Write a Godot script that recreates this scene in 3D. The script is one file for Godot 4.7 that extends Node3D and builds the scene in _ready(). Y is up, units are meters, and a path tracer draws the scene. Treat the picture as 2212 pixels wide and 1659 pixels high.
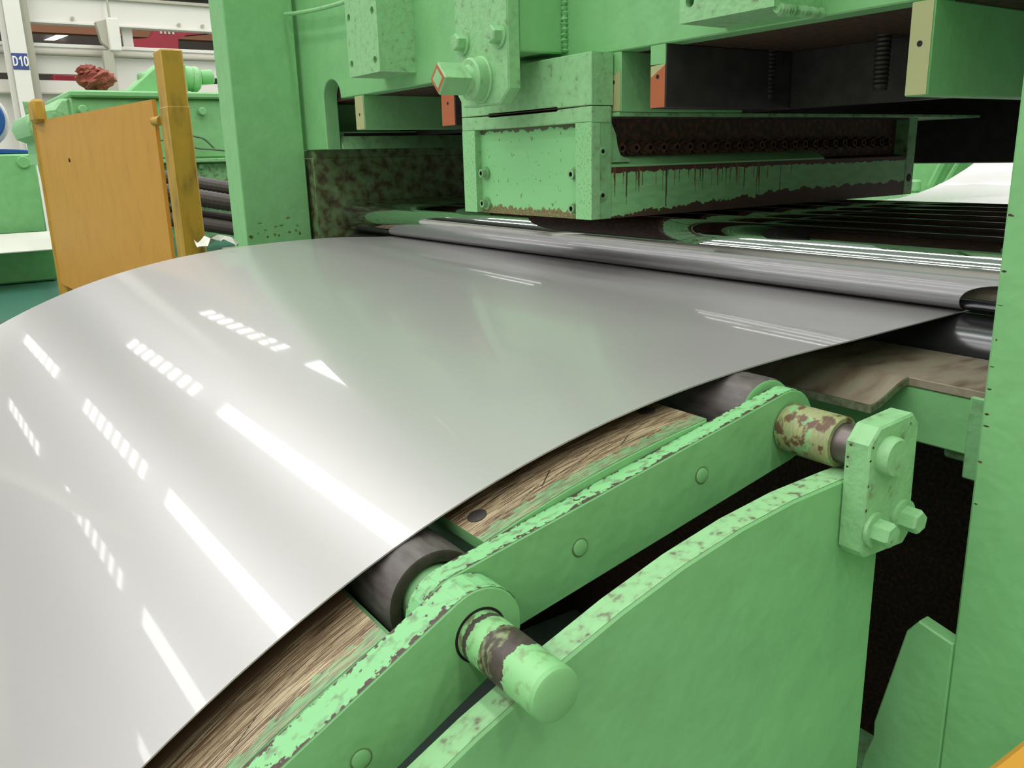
extends Node3D
# A steel strip leaving a roller leveller over a curved guide table, in a factory hall.
# World axes: x runs along the rolls (towards the viewer's right), y up, z with the strip (towards the viewer). Metres.
# Origin: the strip's right edge where it leaves the first chrome roll.

# ---------------------------------------------------------------- mesh builder
class Shape:
	var v := PackedVector3Array()
	var n := PackedVector3Array()
	var uv := PackedVector2Array()

	func tri(a: Vector3, b: Vector3, c: Vector3, out: Vector3, ua := Vector2.ZERO, ub := Vector2.ZERO, uc := Vector2.ZERO) -> void:
		var g := (b - a).cross(c - a)
		if g.length_squared() < 1e-18:
			return
		if g.dot(out) > 0.0:
			v.append_array([a, c, b])
			uv.append_array([ua, uc, ub])
			g = g.normalized()
		else:
			v.append_array([a, b, c])
			uv.append_array([ua, ub, uc])
			g = -g.normalized()
		n.append_array([g, g, g])

	func quad(a: Vector3, b: Vector3, c: Vector3, d: Vector3, out: Vector3, ua := Vector2(0, 0), ub := Vector2(1, 0), uc := Vector2(1, 1), ud := Vector2(0, 1)) -> void:
		tri(a, b, c, out, ua, ub, uc)
		tri(a, c, d, out, ua, uc, ud)

	func to3(p: Vector2, axis: int, h: float) -> Vector3:
		if axis == 0:
			return Vector3(h, p.y, p.x)      # polygon given as (z, y)
		if axis == 1:
			return Vector3(p.x, h, p.y)      # (x, z)
		return Vector3(p.x, p.y, h)          # (x, y)

	# polygon swept along an axis from h0 to h1, with chamfered rims
	func prism(poly: PackedVector2Array, axis: int, h0: float, h1: float, bevel := 0.0, caps := true, sides := true) -> void:
		var p := poly.duplicate()
		var area := 0.0
		for i in p.size():
			area += p[i].cross(p[(i + 1) % p.size()])
		if area < 0.0:
			p.reverse()
		var count := p.size()
		var inner := PackedVector2Array()
		var outs := PackedVector2Array()
		for i in count:
			var e0 := (p[i] - p[(i + count - 1) % count]).normalized()
			var e1 := (p[(i + 1) % count] - p[i]).normalized()
			var n0 := Vector2(e0.y, -e0.x)
			var n1 := Vector2(e1.y, -e1.x)
			var m := (n0 + n1)
			m = m.normalized() if m.length() > 0.01 else n0
			inner.append(p[i] - m * (bevel / maxf(0.4, m.dot(n0))))
			outs.append(n1)
		var lo := minf(h0, h1)
		var hi := maxf(h0, h1)
		var ax := to3(Vector2.ZERO, axis, 1.0)
		if sides:
			for i in count:
				var j := (i + 1) % count
				var o := to3(outs[i], axis, 0.0)
				quad(to3(p[i], axis, lo + bevel), to3(p[j], axis, lo + bevel), to3(p[j], axis, hi - bevel), to3(p[i], axis, hi - bevel), o)
				if bevel > 0.0:
					quad(to3(p[i], axis, hi - bevel), to3(p[j], axis, hi - bevel), to3(inner[j], axis, hi), to3(inner[i], axis, hi), o + ax)
					quad(to3(p[i], axis, lo + bevel), to3(p[j], axis, lo + bevel), to3(inner[j], axis, lo), to3(inner[i], axis, lo), o - ax)
		if caps:
			var t := Geometry2D.triangulate_polygon(inner)
			for k in range(0, t.size(), 3):
				tri(to3(inner[t[k]], axis, hi), to3(inner[t[k + 1]], axis, hi), to3(inner[t[k + 2]], axis, hi), ax, inner[t[k]], inner[t[k + 1]], inner[t[k + 2]])
				tri(to3(inner[t[k]], axis, lo), to3(inner[t[k + 1]], axis, lo), to3(inner[t[k + 2]], axis, lo), -ax, inner[t[k]], inner[t[k + 1]], inner[t[k + 2]])

	func box(lo: Vector3, hi: Vector3, b := 0.0) -> void:
		var c := (lo + hi) * 0.5
		var h := (hi - lo) * 0.5
		b = minf(b, minf(h.x, minf(h.y, h.z)) * 0.9)
		for a in 3:
			var u := (a + 1) % 3
			var w := (a + 2) % 3
			for s in [-1.0, 1.0]:
				var q: Array[Vector3] = []
				for k in [[-1, -1], [1, -1], [1, 1], [-1, 1]]:
					var r := Vector3.ZERO
					r[a] = s * h[a]
					r[u] = k[0] * (h[u] - b)
					r[w] = k[1] * (h[w] - b)
					q.append(c + r)
				var o := Vector3.ZERO
				o[a] = s
				quad(q[0], q[1], q[2], q[3], o)
			if b > 0.0:
				for s in [-1.0, 1.0]:
					for t in [-1.0, 1.0]:
						var q2: Array[Vector3] = []
						for k in [[-1, 0], [1, 0], [1, 1], [-1, 1]]:
							var r2 := Vector3.ZERO
							r2[a] = k[0] * (h[a] - b)
							r2[u] = s * (h[u] - (b if k[1] == 0 else 0.0))
							r2[w] = t * (h[w] - (0.0 if k[1] == 0 else b))
							q2.append(c + r2)
						var o2 := Vector3.ZERO
						o2[u] = s
						o2[w] = t
						quad(q2[0], q2[1], q2[2], q2[3], o2)
		if b > 0.0:
			for sx in [-1.0, 1.0]:
				for sy in [-1.0, 1.0]:
					for sz in [-1.0, 1.0]:
						var sg := Vector3(sx, sy, sz)
						tri(c + sg * Vector3(h.x, h.y - b, h.z - b), c + sg * Vector3(h.x - b, h.y, h.z - b), c + sg * Vector3(h.x - b, h.y - b, h.z), sg)

	# profile: (distance along the axis, radius)
	func lathe(profile: PackedVector2Array, at: Vector3, axis: Vector3, segs := 32, turn := 0.0) -> void:
		var a := axis.normalized()
		var up := Vector3.UP if absf(a.y) < 0.9 else Vector3.RIGHT
		var e1 := a.cross(up).normalized()
		var e2 := a.cross(e1).normalized()
		for i in profile.size() - 1:
			var p := profile[i]
			var q := profile[i + 1]
			for k in segs:
				var t0 := TAU * k / segs + turn
				var t1 := TAU * (k + 1) / segs + turn
				var d0 := e1 * cos(t0) + e2 * sin(t0)
				var d1 := e1 * cos(t1) + e2 * sin(t1)
				var slope := (q - p).normalized()
				var o := (d0 + d1).normalized() * slope.x - a * slope.y
				quad(at + a * p.x + d0 * p.y, at + a * p.x + d1 * p.y, at + a * q.x + d1 * q.y, at + a * q.x + d0 * q.y, o,
					Vector2(float(k) / segs, p.x), Vector2(float(k + 1) / segs, p.x), Vector2(float(k + 1) / segs, q.x), Vector2(float(k) / segs, q.x))

	func rod(a: Vector3, b: Vector3, r: float, segs := 24, bevel := 0.0) -> void:
		var l := a.distance_to(b)
		lathe(PackedVector2Array([Vector2(0, 0), Vector2(0, r - bevel), Vector2(bevel, r), Vector2(l - bevel, r), Vector2(l, r - bevel), Vector2(l, 0)]), a, b - a, segs)

	func tube(path: PackedVector3Array, radii: Array, segs := 10) -> void:
		var rings: Array = []
		var e1 := Vector3.ZERO
		for i in path.size():
			var d := (path[mini(i + 1, path.size() - 1)] - path[maxi(i - 1, 0)]).normalized()
			if e1 == Vector3.ZERO:
				e1 = d.cross(Vector3.UP if absf(d.y) < 0.9 else Vector3.RIGHT).normalized()
			else:
				e1 = (e1 - d * e1.dot(d)).normalized()
			var e2 := d.cross(e1)
			var r: float = radii[i % radii.size()]
			var ring := PackedVector3Array()
			for k in segs:
				ring.append(path[i] + (e1 * cos(TAU * k / segs) + e2 * sin(TAU * k / segs)) * r)
			rings.append(ring)
		for i in path.size() - 1:
			for k in segs:
				var m := (k + 1) % segs
				var a: Vector3 = rings[i][k]
				var c: Vector3 = rings[i + 1][m]
				quad(a, rings[i][m], c, rings[i + 1][k], (a + c) * 0.5 - (path[i] + path[i + 1]) * 0.5 + ((rings[i][m] as Vector3) - a) * 0.5)
		for e in [0, path.size() - 1]:
			var o := path[e] - path[1 if e == 0 else e - 1]
			for k in segs:
				tri(path[e], rings[e][k], rings[e][(k + 1) % segs], o)

	func arrays(crease := 40.0) -> Array:
		var at := {}
		var limit := cos(deg_to_rad(crease))
		for i in v.size():
			var key := Vector3i((v[i] * 20000.0).round())
			if not at.has(key):
				at[key] = PackedInt32Array()
			at[key].append(i)
		var nn := PackedVector3Array()
		nn.resize(v.size())
		for key in at:
			var ids: PackedInt32Array = at[key]
			for i in ids:
				var s := Vector3.ZERO
				for j in ids:
					if n[i].dot(n[j]) > limit:
						s += n[j]
				nn[i] = s.normalized() if s.length() > 0.001 else n[i]
		var out := []
		out.resize(Mesh.ARRAY_MAX)
		out[Mesh.ARRAY_VERTEX] = v
		out[Mesh.ARRAY_NORMAL] = nn
		out[Mesh.ARRAY_TEX_UV] = uv
		return out

# ---------------------------------------------------------------- scene helpers
var names := {}
var M := {}
var rng := RandomNumberGenerator.new()

func numbered(called: String) -> String:
	var k: int = names.get(called, 0)
	names[called] = k + 1
	return called if k == 0 else "%s_%03d" % [called, k]

func tag(o: Node3D, label: String, category: String, group := "") -> Node3D:
	o.set_meta("label", label)
	o.set_meta("category", category)
	if group != "":
		o.set_meta("group", group)
	return o

func thing(called: String, label: String, category: String, base: Vector3, group := "") -> Node3D:
	var o := Node3D.new()
	o.name = numbered(called)
	add_child(o)
	o.position = base
	return tag(o, label, category, group)

# commits shapes (each with its material) as one named mesh; vertices are given in world metres
func obj(called: String, parts: Array, parent: Node3D = null, crease := 40.0) -> MeshInstance3D:
	var mesh := ArrayMesh.new()
	for p in parts:
		mesh.add_surface_from_arrays(Mesh.PRIMITIVE_TRIANGLES, (p[0] as Shape).arrays(crease))
		mesh.surface_set_material(mesh.get_surface_count() - 1, p[1])
	var o := MeshInstance3D.new()
	o.mesh = mesh
	if parent == null:
		o.name = numbered(called)
		add_child(o)
	else:
		o.name = called
		parent.add_child(o, true)
		if parent.get_parent() == self and not parent is MeshInstance3D:
			o.position = -parent.position
	return o

func struct(called: String, s: Shape, m: Material) -> MeshInstance3D:
	var o := obj(called, [[s, m]])
	o.set_meta("kind", "structure")
	return o

func pv(a: Array) -> PackedVector2Array:
	var p := PackedVector2Array()
	for i in range(0, a.size(), 2):
		p.append(Vector2(a[i], a[i + 1]))
	return p

func bx(x0: float, y0: float, z0: float, x1: float, y1: float, z1: float, b := 0.0) -> Shape:
	var s := Shape.new()
	s.box(Vector3(minf(x0, x1), minf(y0, y1), minf(z0, z1)), Vector3(maxf(x0, x1), maxf(y0, y1), maxf(z0, z1)), b)
	return s

func pr(poly: Array, axis: int, h0: float, h1: float, b := 0.0) -> Shape:
	var s := Shape.new()
	s.prism(pv(poly), axis, h0, h1, b)
	return s

func rd(a: Vector3, b: Vector3, r: float, segs := 24, bevel := 0.0) -> Shape:
	var s := Shape.new()
	s.rod(a, b, r, segs, bevel)
	return s

func lt(profile: Array, at: Vector3, axis: Vector3, segs := 32, turn := 0.0) -> Shape:
	var s := Shape.new()
	s.lathe(pv(profile), at, axis, segs, turn)
	return s

func tb(path: Array, radii: Array, segs := 10) -> Shape:
	var s := Shape.new()
	s.tube(PackedVector3Array(path), radii, segs)
	return s

func smooth_path(pts: Array, steps := 6) -> Array:
	var out := []
	for i in pts.size() - 1:
		var a: Vector3 = pts[maxi(i - 1, 0)]
		var b: Vector3 = pts[i]
		var c: Vector3 = pts[i + 1]
		var d: Vector3 = pts[mini(i + 2, pts.size() - 1)]
		for k in steps:
			out.append(b.cubic_interpolate(c, a, d, float(k) / steps))
	out.append(pts[-1])
	return out

func hex_bolt(at: Vector3, axis: Vector3, r: float, h: float, parent: Node3D, m: Material, washer := true, called := "bolt") -> void:
	if washer:
		var w := lt([0, 0, 0, r * 1.45, h * 0.22, r * 1.45, h * 0.25, 0], at, axis, 24)
		obj("washer", [[w, m]], parent)
	var b := lt([0, 0, 0, r, h * 0.86, r, h, r * 0.84, h, 0], at + axis * h * 0.2, axis, 6, 0.3)
	obj(called, [[b, m]], parent, 25.0)

func socket_screw(at: Vector3, axis: Vector3, r: float, h: float, parent: Node3D, m: Material, called := "socket_screw") -> void:
	var b := lt([0, 0, 0, r * 1.5, h * 0.3, r * 1.5, h * 0.3, r, h, r * 0.94, h, r * 0.5], at, axis, 20)
	var k := lt([h, r * 0.5, h * 0.45, r * 0.5, h * 0.45, 0], at, axis, 6)
	obj(called, [[b, m], [k, M.dark]], parent, 30.0)

# ---------------------------------------------------------------- materials
func noise(seed_: int, freq: float, octaves := 4, type := FastNoiseLite.TYPE_SIMPLEX_SMOOTH) -> FastNoiseLite:
	var f := FastNoiseLite.new()
	f.seed = seed_
	f.noise_type = type
	f.frequency = freq
	f.fractal_octaves = octaves
	return f

func ntex(seed_: int, freq: float, stops: Array, octaves := 4, size := 512) -> NoiseTexture2D:
	var t := NoiseTexture2D.new()
	t.width = size
	t.height = size
	t.seamless = true
	t.noise = noise(seed_, freq, octaves)
	if stops.size():
		var g := Gradient.new()
		var offs := PackedFloat32Array()
		var cols := PackedColorArray()
		for s in stops:
			offs.append(s[0])
			cols.append(s[1])
		g.offsets = offs
		g.colors = cols
		t.color_ramp = g
	return t

func rgb(r: int, g: int, b: int) -> Color:
	return Color(r / 255.0, g / 255.0, b / 255.0)

func mat(called: String, c: Color, rough := 0.5, metal := 0.0) -> StandardMaterial3D:
	var m := StandardMaterial3D.new()
	m.resource_name = called
	m.albedo_color = c
	m.roughness = rough
	m.metallic = metal
	M[called] = m
	return m

func tri_mat(called: String, t: Texture2D, scale: Vector3, rough := 0.5, metal := 0.0) -> StandardMaterial3D:
	var m := mat(called, Color.WHITE, rough, metal)
	m.albedo_texture = t
	m.uv1_triplanar = true
	m.uv1_world_triplanar = true
	m.uv1_scale = scale
	return m

func uv_mat(called: String, im: Image, rough := 0.5, metal := 0.0) -> StandardMaterial3D:
	var m := mat(called, Color.WHITE, rough, metal)
	m.albedo_texture = ImageTexture.create_from_image(im)
	return m

func painted(w: int, h: int, f: Callable) -> Image:
	var im := Image.create(w, h, false, Image.FORMAT_RGB8)
	for j in h:
		for i in w:
			im.set_pixel(i, j, f.call((i + 0.5) / w, (j + 0.5) / h))
	return im

var GREEN := rgb(131, 192, 129)

func make_materials() -> void:
	var bump := ntex(5, 0.03, [], 3, 512)
	var lumps := func(m: StandardMaterial3D, amount: float) -> void:
		m.heightmap_enabled = true
		m.heightmap_texture = bump
		m.heightmap_scale = amount
	var g := tri_mat("green", ntex(1, 0.01, [[0.0, rgb(126, 185, 124)], [0.5, GREEN], [1.0, rgb(135, 197, 134)]], 5), Vector3(3, 3, 3), 0.42)
	lumps.call(g, 0.05)
	g = tri_mat("green_dirty", ntex(2, 0.012, [[0.0, rgb(66, 62, 44)], [0.1, rgb(92, 106, 72)], [0.24, rgb(118, 158, 110)], [0.5, rgb(129, 184, 128)], [1.0, rgb(134, 192, 134)]], 6), Vector3(5, 5, 5), 0.5)
	lumps.call(g, 0.05)
	g = tri_mat("green_pale", ntex(3, 0.015, [[0.0, rgb(98, 112, 82)], [0.1, rgb(124, 156, 112)], [0.26, rgb(140, 190, 136)], [0.6, rgb(145, 199, 142)], [1.0, rgb(149, 204, 146)]], 6), Vector3(7, 7, 7), 0.5)
	lumps.call(g, 0.05)
	g = tri_mat("mottled", ntex(4, 0.02, [[0.0, rgb(48, 38, 26)], [0.3, rgb(82, 80, 52)], [0.5, rgb(98, 116, 76)], [0.7, rgb(108, 134, 90)], [1.0, rgb(116, 156, 106)]], 6), Vector3(3, 3, 3), 0.55)
	lumps.call(g, 0.05)
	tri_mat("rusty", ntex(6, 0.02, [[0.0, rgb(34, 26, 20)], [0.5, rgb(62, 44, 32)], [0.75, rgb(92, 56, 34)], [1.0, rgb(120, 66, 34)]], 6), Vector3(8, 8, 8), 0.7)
	g = tri_mat("deck", ntex(7, 0.012, [[0.0, rgb(96, 78, 60)], [0.35, rgb(140, 124, 106)], [0.6, rgb(156, 142, 124)], [0.8, rgb(146, 144, 122)], [1.0, rgb(166, 118, 82)]], 6), Vector3(5, 5, 1.8), 0.5, 0.0)
	lumps.call(g, 0.03)
	tri_mat("lip_edge", ntex(18, 0.02, [[0.0, rgb(92, 84, 62)], [0.5, rgb(128, 134, 108)], [1.0, rgb(136, 158, 126)]], 5), Vector3(8, 8, 8), 0.5)
	mat("primer", rgb(176, 96, 58), 0.6)
	mat("cream", rgb(176, 176, 128), 0.55)
	mat("dark", rgb(16, 14, 12), 0.7)
	tri_mat("dark_steel_and_shade", ntex(9, 0.02, [[0.0, rgb(54, 49, 50)], [1.0, rgb(72, 66, 66)]], 5), Vector3(3, 3, 3), 0.5, 0.3)  # dark steel parts; also the shade painted on cavity ribs and plate
	g = tri_mat("rubber", ntex(10, 0.02, [[0.0, rgb(56, 50, 48)], [0.5, rgb(94, 86, 86)], [1.0, rgb(112, 106, 100)]], 6), Vector3(3, 10, 10), 0.4)
	tri_mat("rubber_dark", ntex(11, 0.02, [[0.0, rgb(40, 36, 28)], [1.0, rgb(66, 60, 46)]], 5), Vector3(9, 9, 9), 0.55)
	mat("hose", rgb(74, 66, 64), 0.55)
	g = mat("chrome", rgb(205, 205, 208), 0.03, 1.0)
	g = mat("bare", rgb(120, 108, 108), 0.4, 0.7)
	mat("roll_steel", rgb(104, 104, 106), 0.22, 0.8)
	# the strip: cold-rolled sheet with a fine rolling grain along z
	g = mat("sheet", rgb(188, 184, 185), 0.34, 0.38)
	g.roughness_texture = ntex(12, 0.03, [[0.0, Color(0.95, 0.95, 0.95)], [1.0, Color(1, 1, 1)]], 3)
	g.roughness_texture_channel = BaseMaterial3D.TEXTURE_CHANNEL_RED
	g.uv1_triplanar = true
	g.uv1_world_triplanar = true
	g.uv1_scale = Vector3(30, 1, 0.8)
	g.clearcoat_enabled = true
	g.clearcoat = 0.3
	g.clearcoat_roughness = 0.035
	g = tri_mat("yellow", ntex(13, 0.012, [[0.0, rgb(170, 118, 42)], [0.15, rgb(194, 138, 48)], [0.5, rgb(200, 143, 51)], [1.0, rgb(204, 147, 55)]], 5), Vector3(1.5, 0.9, 1.5), 0.5)
	lumps.call(g, 0.03)
	tri_mat("yellow_old", ntex(14, 0.012, [[0.0, rgb(98, 76, 38)], [0.2, rgb(158, 122, 42)], [0.5, rgb(182, 140, 46)], [1.0, rgb(192, 146, 46)]], 6), Vector3(2.5, 0.9, 2.5), 0.5)
	mat("white", rgb(226, 222, 214), 0.6)
	mat("white_wall", rgb(222, 216, 208), 0.8)
	mat("grey_paint", rgb(176, 172, 156), 0.6)
	mat("red", rgb(178, 52, 66), 0.5)
	mat("brown", rgb(168, 116, 86), 0.7)
	tri_mat("red_cloth", ntex(15, 0.03, [[0.0, rgb(86, 40, 32)], [0.5, rgb(150, 70, 60)], [1.0, rgb(186, 130, 112)]], 5), Vector3(6, 6, 6), 0.9)
	mat("blue", rgb(28, 84, 156), 0.45)
	mat("sign_blue", rgb(52, 70, 128), 0.5)
	mat("sign_white", rgb(232, 230, 226), 0.5)
	mat("cable", rgb(92, 118, 84), 0.6)
	mat("floor_teal", rgb(62, 112, 96), 0.35)
	mat("wear_dark", rgb(104, 82, 62), 0.5)
	tri_mat("edge_dirty", ntex(17, 0.03, [[0.0, rgb(70, 58, 48)], [0.14, rgb(104, 98, 78)], [0.3, rgb(138, 176, 130)], [0.5, rgb(148, 200, 144)], [1.0, rgb(152, 206, 150)]], 6), Vector3(6, 6, 6), 0.5)
	tri_mat("floor_paint", ntex(16, 0.01, [[0.0, rgb(120, 146, 132)], [1.0, rgb(148, 168, 156)]], 5), Vector3(0.4, 0.4, 0.4), 0.35)
	mat("roof", rgb(226, 226, 222), 0.8)
	mat("roof_dark", rgb(92, 84, 78), 0.8)
	var lamp := mat("lamp_glow", Color.WHITE, 0.5)
	lamp.emission_enabled = true
	lamp.emission = Color(1.0, 0.99, 0.985)
	lamp.emission_energy_multiplier = 1.2

	# worn paint on the upper edges of the link bars: u along the bar, v across its thickness
	var na := noise(21, 0.9, 4)
	var brown := rgb(64, 50, 45)
	var pale := rgb(134, 200, 138)
	M.bar_top = uv_mat("bar_top", painted(768, 48, func(u: float, w: float) -> Color:
		var k := na.get_noise_2d(u * 60.0, w * 3.5) * 0.75 + na.get_noise_2d(u * 8.0 + 40.0, 0.0) * 0.55
		var rim := smoothstep(0.7, 1.0, w) * 0.6 + smoothstep(0.2, 0.0, w) * 0.5
		var bare := k + rim + 0.16 * sin(u * PI) - 0.1
		if bare > 0.5:
			return brown.lerp(rgb(88, 66, 56), clampf(na.get_noise_2d(u * 90.0, w * 9.0) + 0.4, 0.0, 1.0))
		var dirt := clampf(na.get_noise_2d(u * 30.0 + 9.0, w * 2.0 + 7.0) * 1.2 - 0.1, 0.0, 0.6)
		return pale.lerp(rgb(104, 110, 84), dirt)), 0.5)
	# wear plates: u along the strip, v from the outer rim (0) inwards
	var nb := noise(22, 1.0, 3)
	M.wear = uv_mat("wear", painted(512, 512, func(u: float, w: float) -> Color:
		var fine := nb.get_noise_2d(u * 5.0 + w * 1.5, w * 75.0)
		var mid := nb.get_noise_2d(u * 2.5 + 30.0, w * 20.0)
		var c := rgb(118, 92, 68).lerp(rgb(74, 58, 44), clampf(0.35 + mid * 1.1, 0.0, 1.0))
		if fine + mid * 0.5 > 0.16 - 0.2 * exp(-pow((w - 0.42) / 0.2, 2.0)):
			c = c.lerp(rgb(222, 204, 168), 0.75)
		if fine < -0.38:
			c = rgb(46, 38, 30)
		var edge := 0.2 + 0.12 * nb.get_noise_2d(u * 4.0, 3.0) + 0.1 * nb.get_noise_2d(u * 16.0, w * 9.0)
		if w < edge and fine < 0.3:
			c = rgb(118, 168, 118).lerp(rgb(112, 118, 92), clampf(nb.get_noise_2d(u * 14.0, w * 14.0) + 0.4, 0.0, 1.0))
		for s in [[0.62, 0.30, 0.5, 0.42], [0.55, 0.34, 0.42, 0.5], [0.7, 0.33, 0.62, 0.55], [0.8, 0.28, 0.7, 0.4], [0.35, 0.3, 0.28, 0.44]]:
			var a := Vector2(s[0], s[1])
			var b := Vector2(s[2], s[3])
			var q := Geometry2D.get_closest_point_to_segment(Vector2(u, w), a, b)
			if q.distance_to(Vector2(u, w)) < 0.0035:
				c = rgb(50, 44, 36)
		return c), 0.42, 0.25)
	# painted bands left on the lower pin, v along the pin in metres times 8.5 (0 at the roller)
	var nc := noise(23, 1.0, 5)
	M.pin_bands = uv_mat("pin_bands", painted(256, 512, func(u: float, w: float) -> Color:
		var x := w * 0.16 + 0.0013 * nc.get_noise_2d(u * 9.0, w * 6.0) + 0.0009 * nc.get_noise_2d(u * 40.0, w * 30.0)
		var dirty := clampf(0.35 + nc.get_noise_2d(u * 10.0, w * 30.0) * 1.6, 0.0, 1.0)
		var lightg := rgb(142, 202, 138).lerp(rgb(112, 122, 88), clampf(nc.get_noise_2d(u * 8.0 + 5.0, w * 14.0) * 1.2 - 0.1, 0.0, 0.7))
		var bare := rgb(70, 59, 57).lerp(rgb(84, 70, 66), dirty)
		if x < 0.0765:
			return lightg.lerp(rgb(100, 96, 68), dirty * 0.7)
		if x < 0.0806:
			return bare
		if x < 0.0925:
			return lightg
		var ragged := 0.1 + 0.006 * nc.get_noise_2d(u * 5.0 + 70.0, 3.0) - 0.006 * cos((u - 0.45) * TAU)
		if x < ragged:
			return rgb(66, 57, 48).lerp(rgb(132, 146, 104), dirty)
		if x < 0.1155 + 0.003 * nc.get_noise_2d(u * 12.0, 9.0):
			return bare
		return lightg), 0.45)
	# the upper sleeve: yellowed paint with bare patches
	M.sleeve = uv_mat("sleeve", painted(256, 256, func(u: float, w: float) -> Color:
		var a := nc.get_noise_2d(u * 5.0 + 60.0, w * 2.6)
		var c := rgb(166, 166, 116).lerp(rgb(140, 150, 112), clampf(nc.get_noise_2d(u * 14.0, w * 14.0 + 20.0) + 0.5, 0.0, 1.0))
		if a > 0.27:
			c = rgb(96, 78, 72).lerp(rgb(112, 74, 40), clampf(nc.get_noise_2d(u * 20.0, w * 20.0) + 0.4, 0.0, 1.0))
		elif a > 0.17:
			c = rgb(124, 112, 76)
		if nc.get_noise_2d(u * 4.0 + 90.0, w * 2.0) > 0.36:
			c = c.lerp(rgb(134, 196, 136), 0.7)
		return c), 0.5)
	# carrier end: u across, v upwards; chips and rust runs along the lower rim
	var nd := noise(24, 1.0, 5)
	M.panel = uv_mat("panel", painted(512, 384, func(u: float, w: float) -> Color:
		var y := 1.0 - w
		var c := rgb(136, 204, 138)
		var d := nd.get_noise_2d(u * 10.0, y * 4.0)
		if nd.get_noise_2d(u * 42.0, y * 11.0) + nd.get_noise_2d(u * 7.0, y * 7.0) * 0.7 > 0.68:
			c = rgb(96, 122, 82)
		if y < 0.09 + 0.07 * nd.get_noise_2d(u * 18.0, 2.0):
			c = rgb(128, 82, 48).lerp(rgb(110, 150, 100), clampf(nd.get_noise_2d(u * 30.0, y * 30.0) + 0.45, 0.0, 1.0))
		if y > 0.965 + 0.05 * d:
			c = rgb(88, 96, 66)
		return c), 0.5)
	M.frame = uv_mat("frame", painted(256, 512, func(u: float, w: float) -> Color:
		var c := rgb(140, 204, 140)
		if absf(nd.get_noise_2d(u * 3.0, w * 34.0)) < 0.012 and nd.get_noise_2d(u * 5.0 + 50.0, w * 9.0) > 0.05:
			c = rgb(122, 74, 50)
		if nd.get_noise_2d(u * 12.0 + 7.0, w * 22.0) > 0.42:
			c = rgb(104, 120, 84)
		return c), 0.5)
	# long side of the carrier: u along z from the near end, v upwards
	M.carrier_side = uv_mat("carrier_side", painted(1024, 192, func(u: float, w: float) -> Color:
		var y := 1.0 - w
		var c := rgb(136, 200, 136).lerp(rgb(126, 180, 124), clampf(nd.get_noise_2d(u * 16.0, y * 5.0) + 0.3, 0.0, 1.0))
		var top := 0.9 + 0.05 * nd.get_noise_2d(u * 40.0, 1.0)
		if y > top:
			c = rgb(74, 40, 28)
		var run := nd.get_noise_2d(u * 110.0, 4.0)
		var reach := 0.9 - clampf((run - 0.2) * 2.2, 0.0, 0.75)
		if run > 0.2 and y > reach and u < 0.55:
			c = rgb(112, 58, 30) if nd.get_noise_2d(u * 50.0, 30.0) > 0.0 else rgb(58, 62, 44)
		var low := 0.05 + u * 0.55 + 0.1 * nd.get_noise_2d(u * 22.0, 8.0) + 0.05 * nd.get_noise_2d(u * 60.0, y * 8.0)
		if y < minf(low, 0.36 + 0.1 * nd.get_noise_2d(u * 22.0, 8.0)):
			c = rgb(70, 48, 34)
		return c), 0.55)

# ---------------------------------------------------------------- the strip's shape
func y_right(z: float) -> float:
	var u := maxf(0.0, z - 0.19)
	return -0.004 * clampf(z / 0.19, 0.0, 1.0) - 0.106 * u * u - 0.495 * u * u * u

func y_left(z: float) -> float:
	var u := maxf(0.0, z)
	return 0.006 * smoothstep(0.0, 0.15, z) + 0.096 * u * u - 0.36 * u * u * u

func edge_line(f: Callable) -> PackedVector2Array:
	var p := PackedVector2Array()      # (z, y)
	for i in range(0, 21):
		var z := -3.9 + i * 0.1
		var u := minf(0.0, z + 1.8)
		p.append(Vector2(z, 0.34 * u * u - 0.014 * smoothstep(-0.7, -1.7, z)))
	for i in range(1, 10):
		var z := -1.9 + i * 0.2
		p.append(Vector2(z, -0.014 * smoothstep(-0.7, -1.7, z)))
	for i in 45:
		var z := i * 0.02 - 0.08
		p.append(Vector2(z, f.call(z) if z > 0.0 else 0.0))
	var d := (p[-1] - p[-2])
	var ang := d.angle()
	var at := p[-1]
	for i in 30:
		ang = maxf(-1.45, ang - 0.04 / 0.9)
		at += Vector2(cos(ang), sin(ang)) * 0.04
		p.append(at)
	return p

func guide(z: float, off: float) -> Vector2:    # a point below the strip's right edge, along its normal
	var s := (y_right(z + 0.005) - y_right(z - 0.005)) / 0.01
	var nn := Vector2(-s, 1.0).normalized()
	return Vector2(z, y_right(z)) - nn * off

# ================================================================ build
func _ready() -> void:
	rng.seed = 7
	var cam := Camera3D.new()
	cam.name = "camera"
	add_child(cam)
	cam.transform = Transform3D(Basis(Vector3(0.56647989, -0.02590613, -0.82366826), Vector3(-0.19864933, 0.96573845, -0.16699611), Vector3(0.79977433, 0.25822108, 0.54192518)), Vector3(0.44155, 0.16161, 0.84573))
	cam.fov = 48.44
	cam.near = 0.02
	cam.far = 200.0
	cam.current = true

	var env := Environment.new()
	env.background_mode = Environment.BG_COLOR
	env.background_color = Color(0.75, 0.8, 0.85)
	env.tonemap_mode = Environment.TONE_MAPPER_LINEAR
	env.tonemap_exposure = 1.05
	env.sdfgi_enabled = true
	env.ssao_enabled = true
	env.ssil_enabled = true
	var we := WorldEnvironment.new()
	we.name = "environment"
	we.environment = env
	add_child(we)

	make_materials()
	lamps()
	hall()
	posts_and_crossbeam()
	carrier()
	rolls()
	strip()
	deck()
	guide_table()
	left_background()

# ---------------------------------------------------------------- roof lamps: rows across the hall
const ROOF := 8.0
const LAMP_RADIANCE := 9.6

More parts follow.
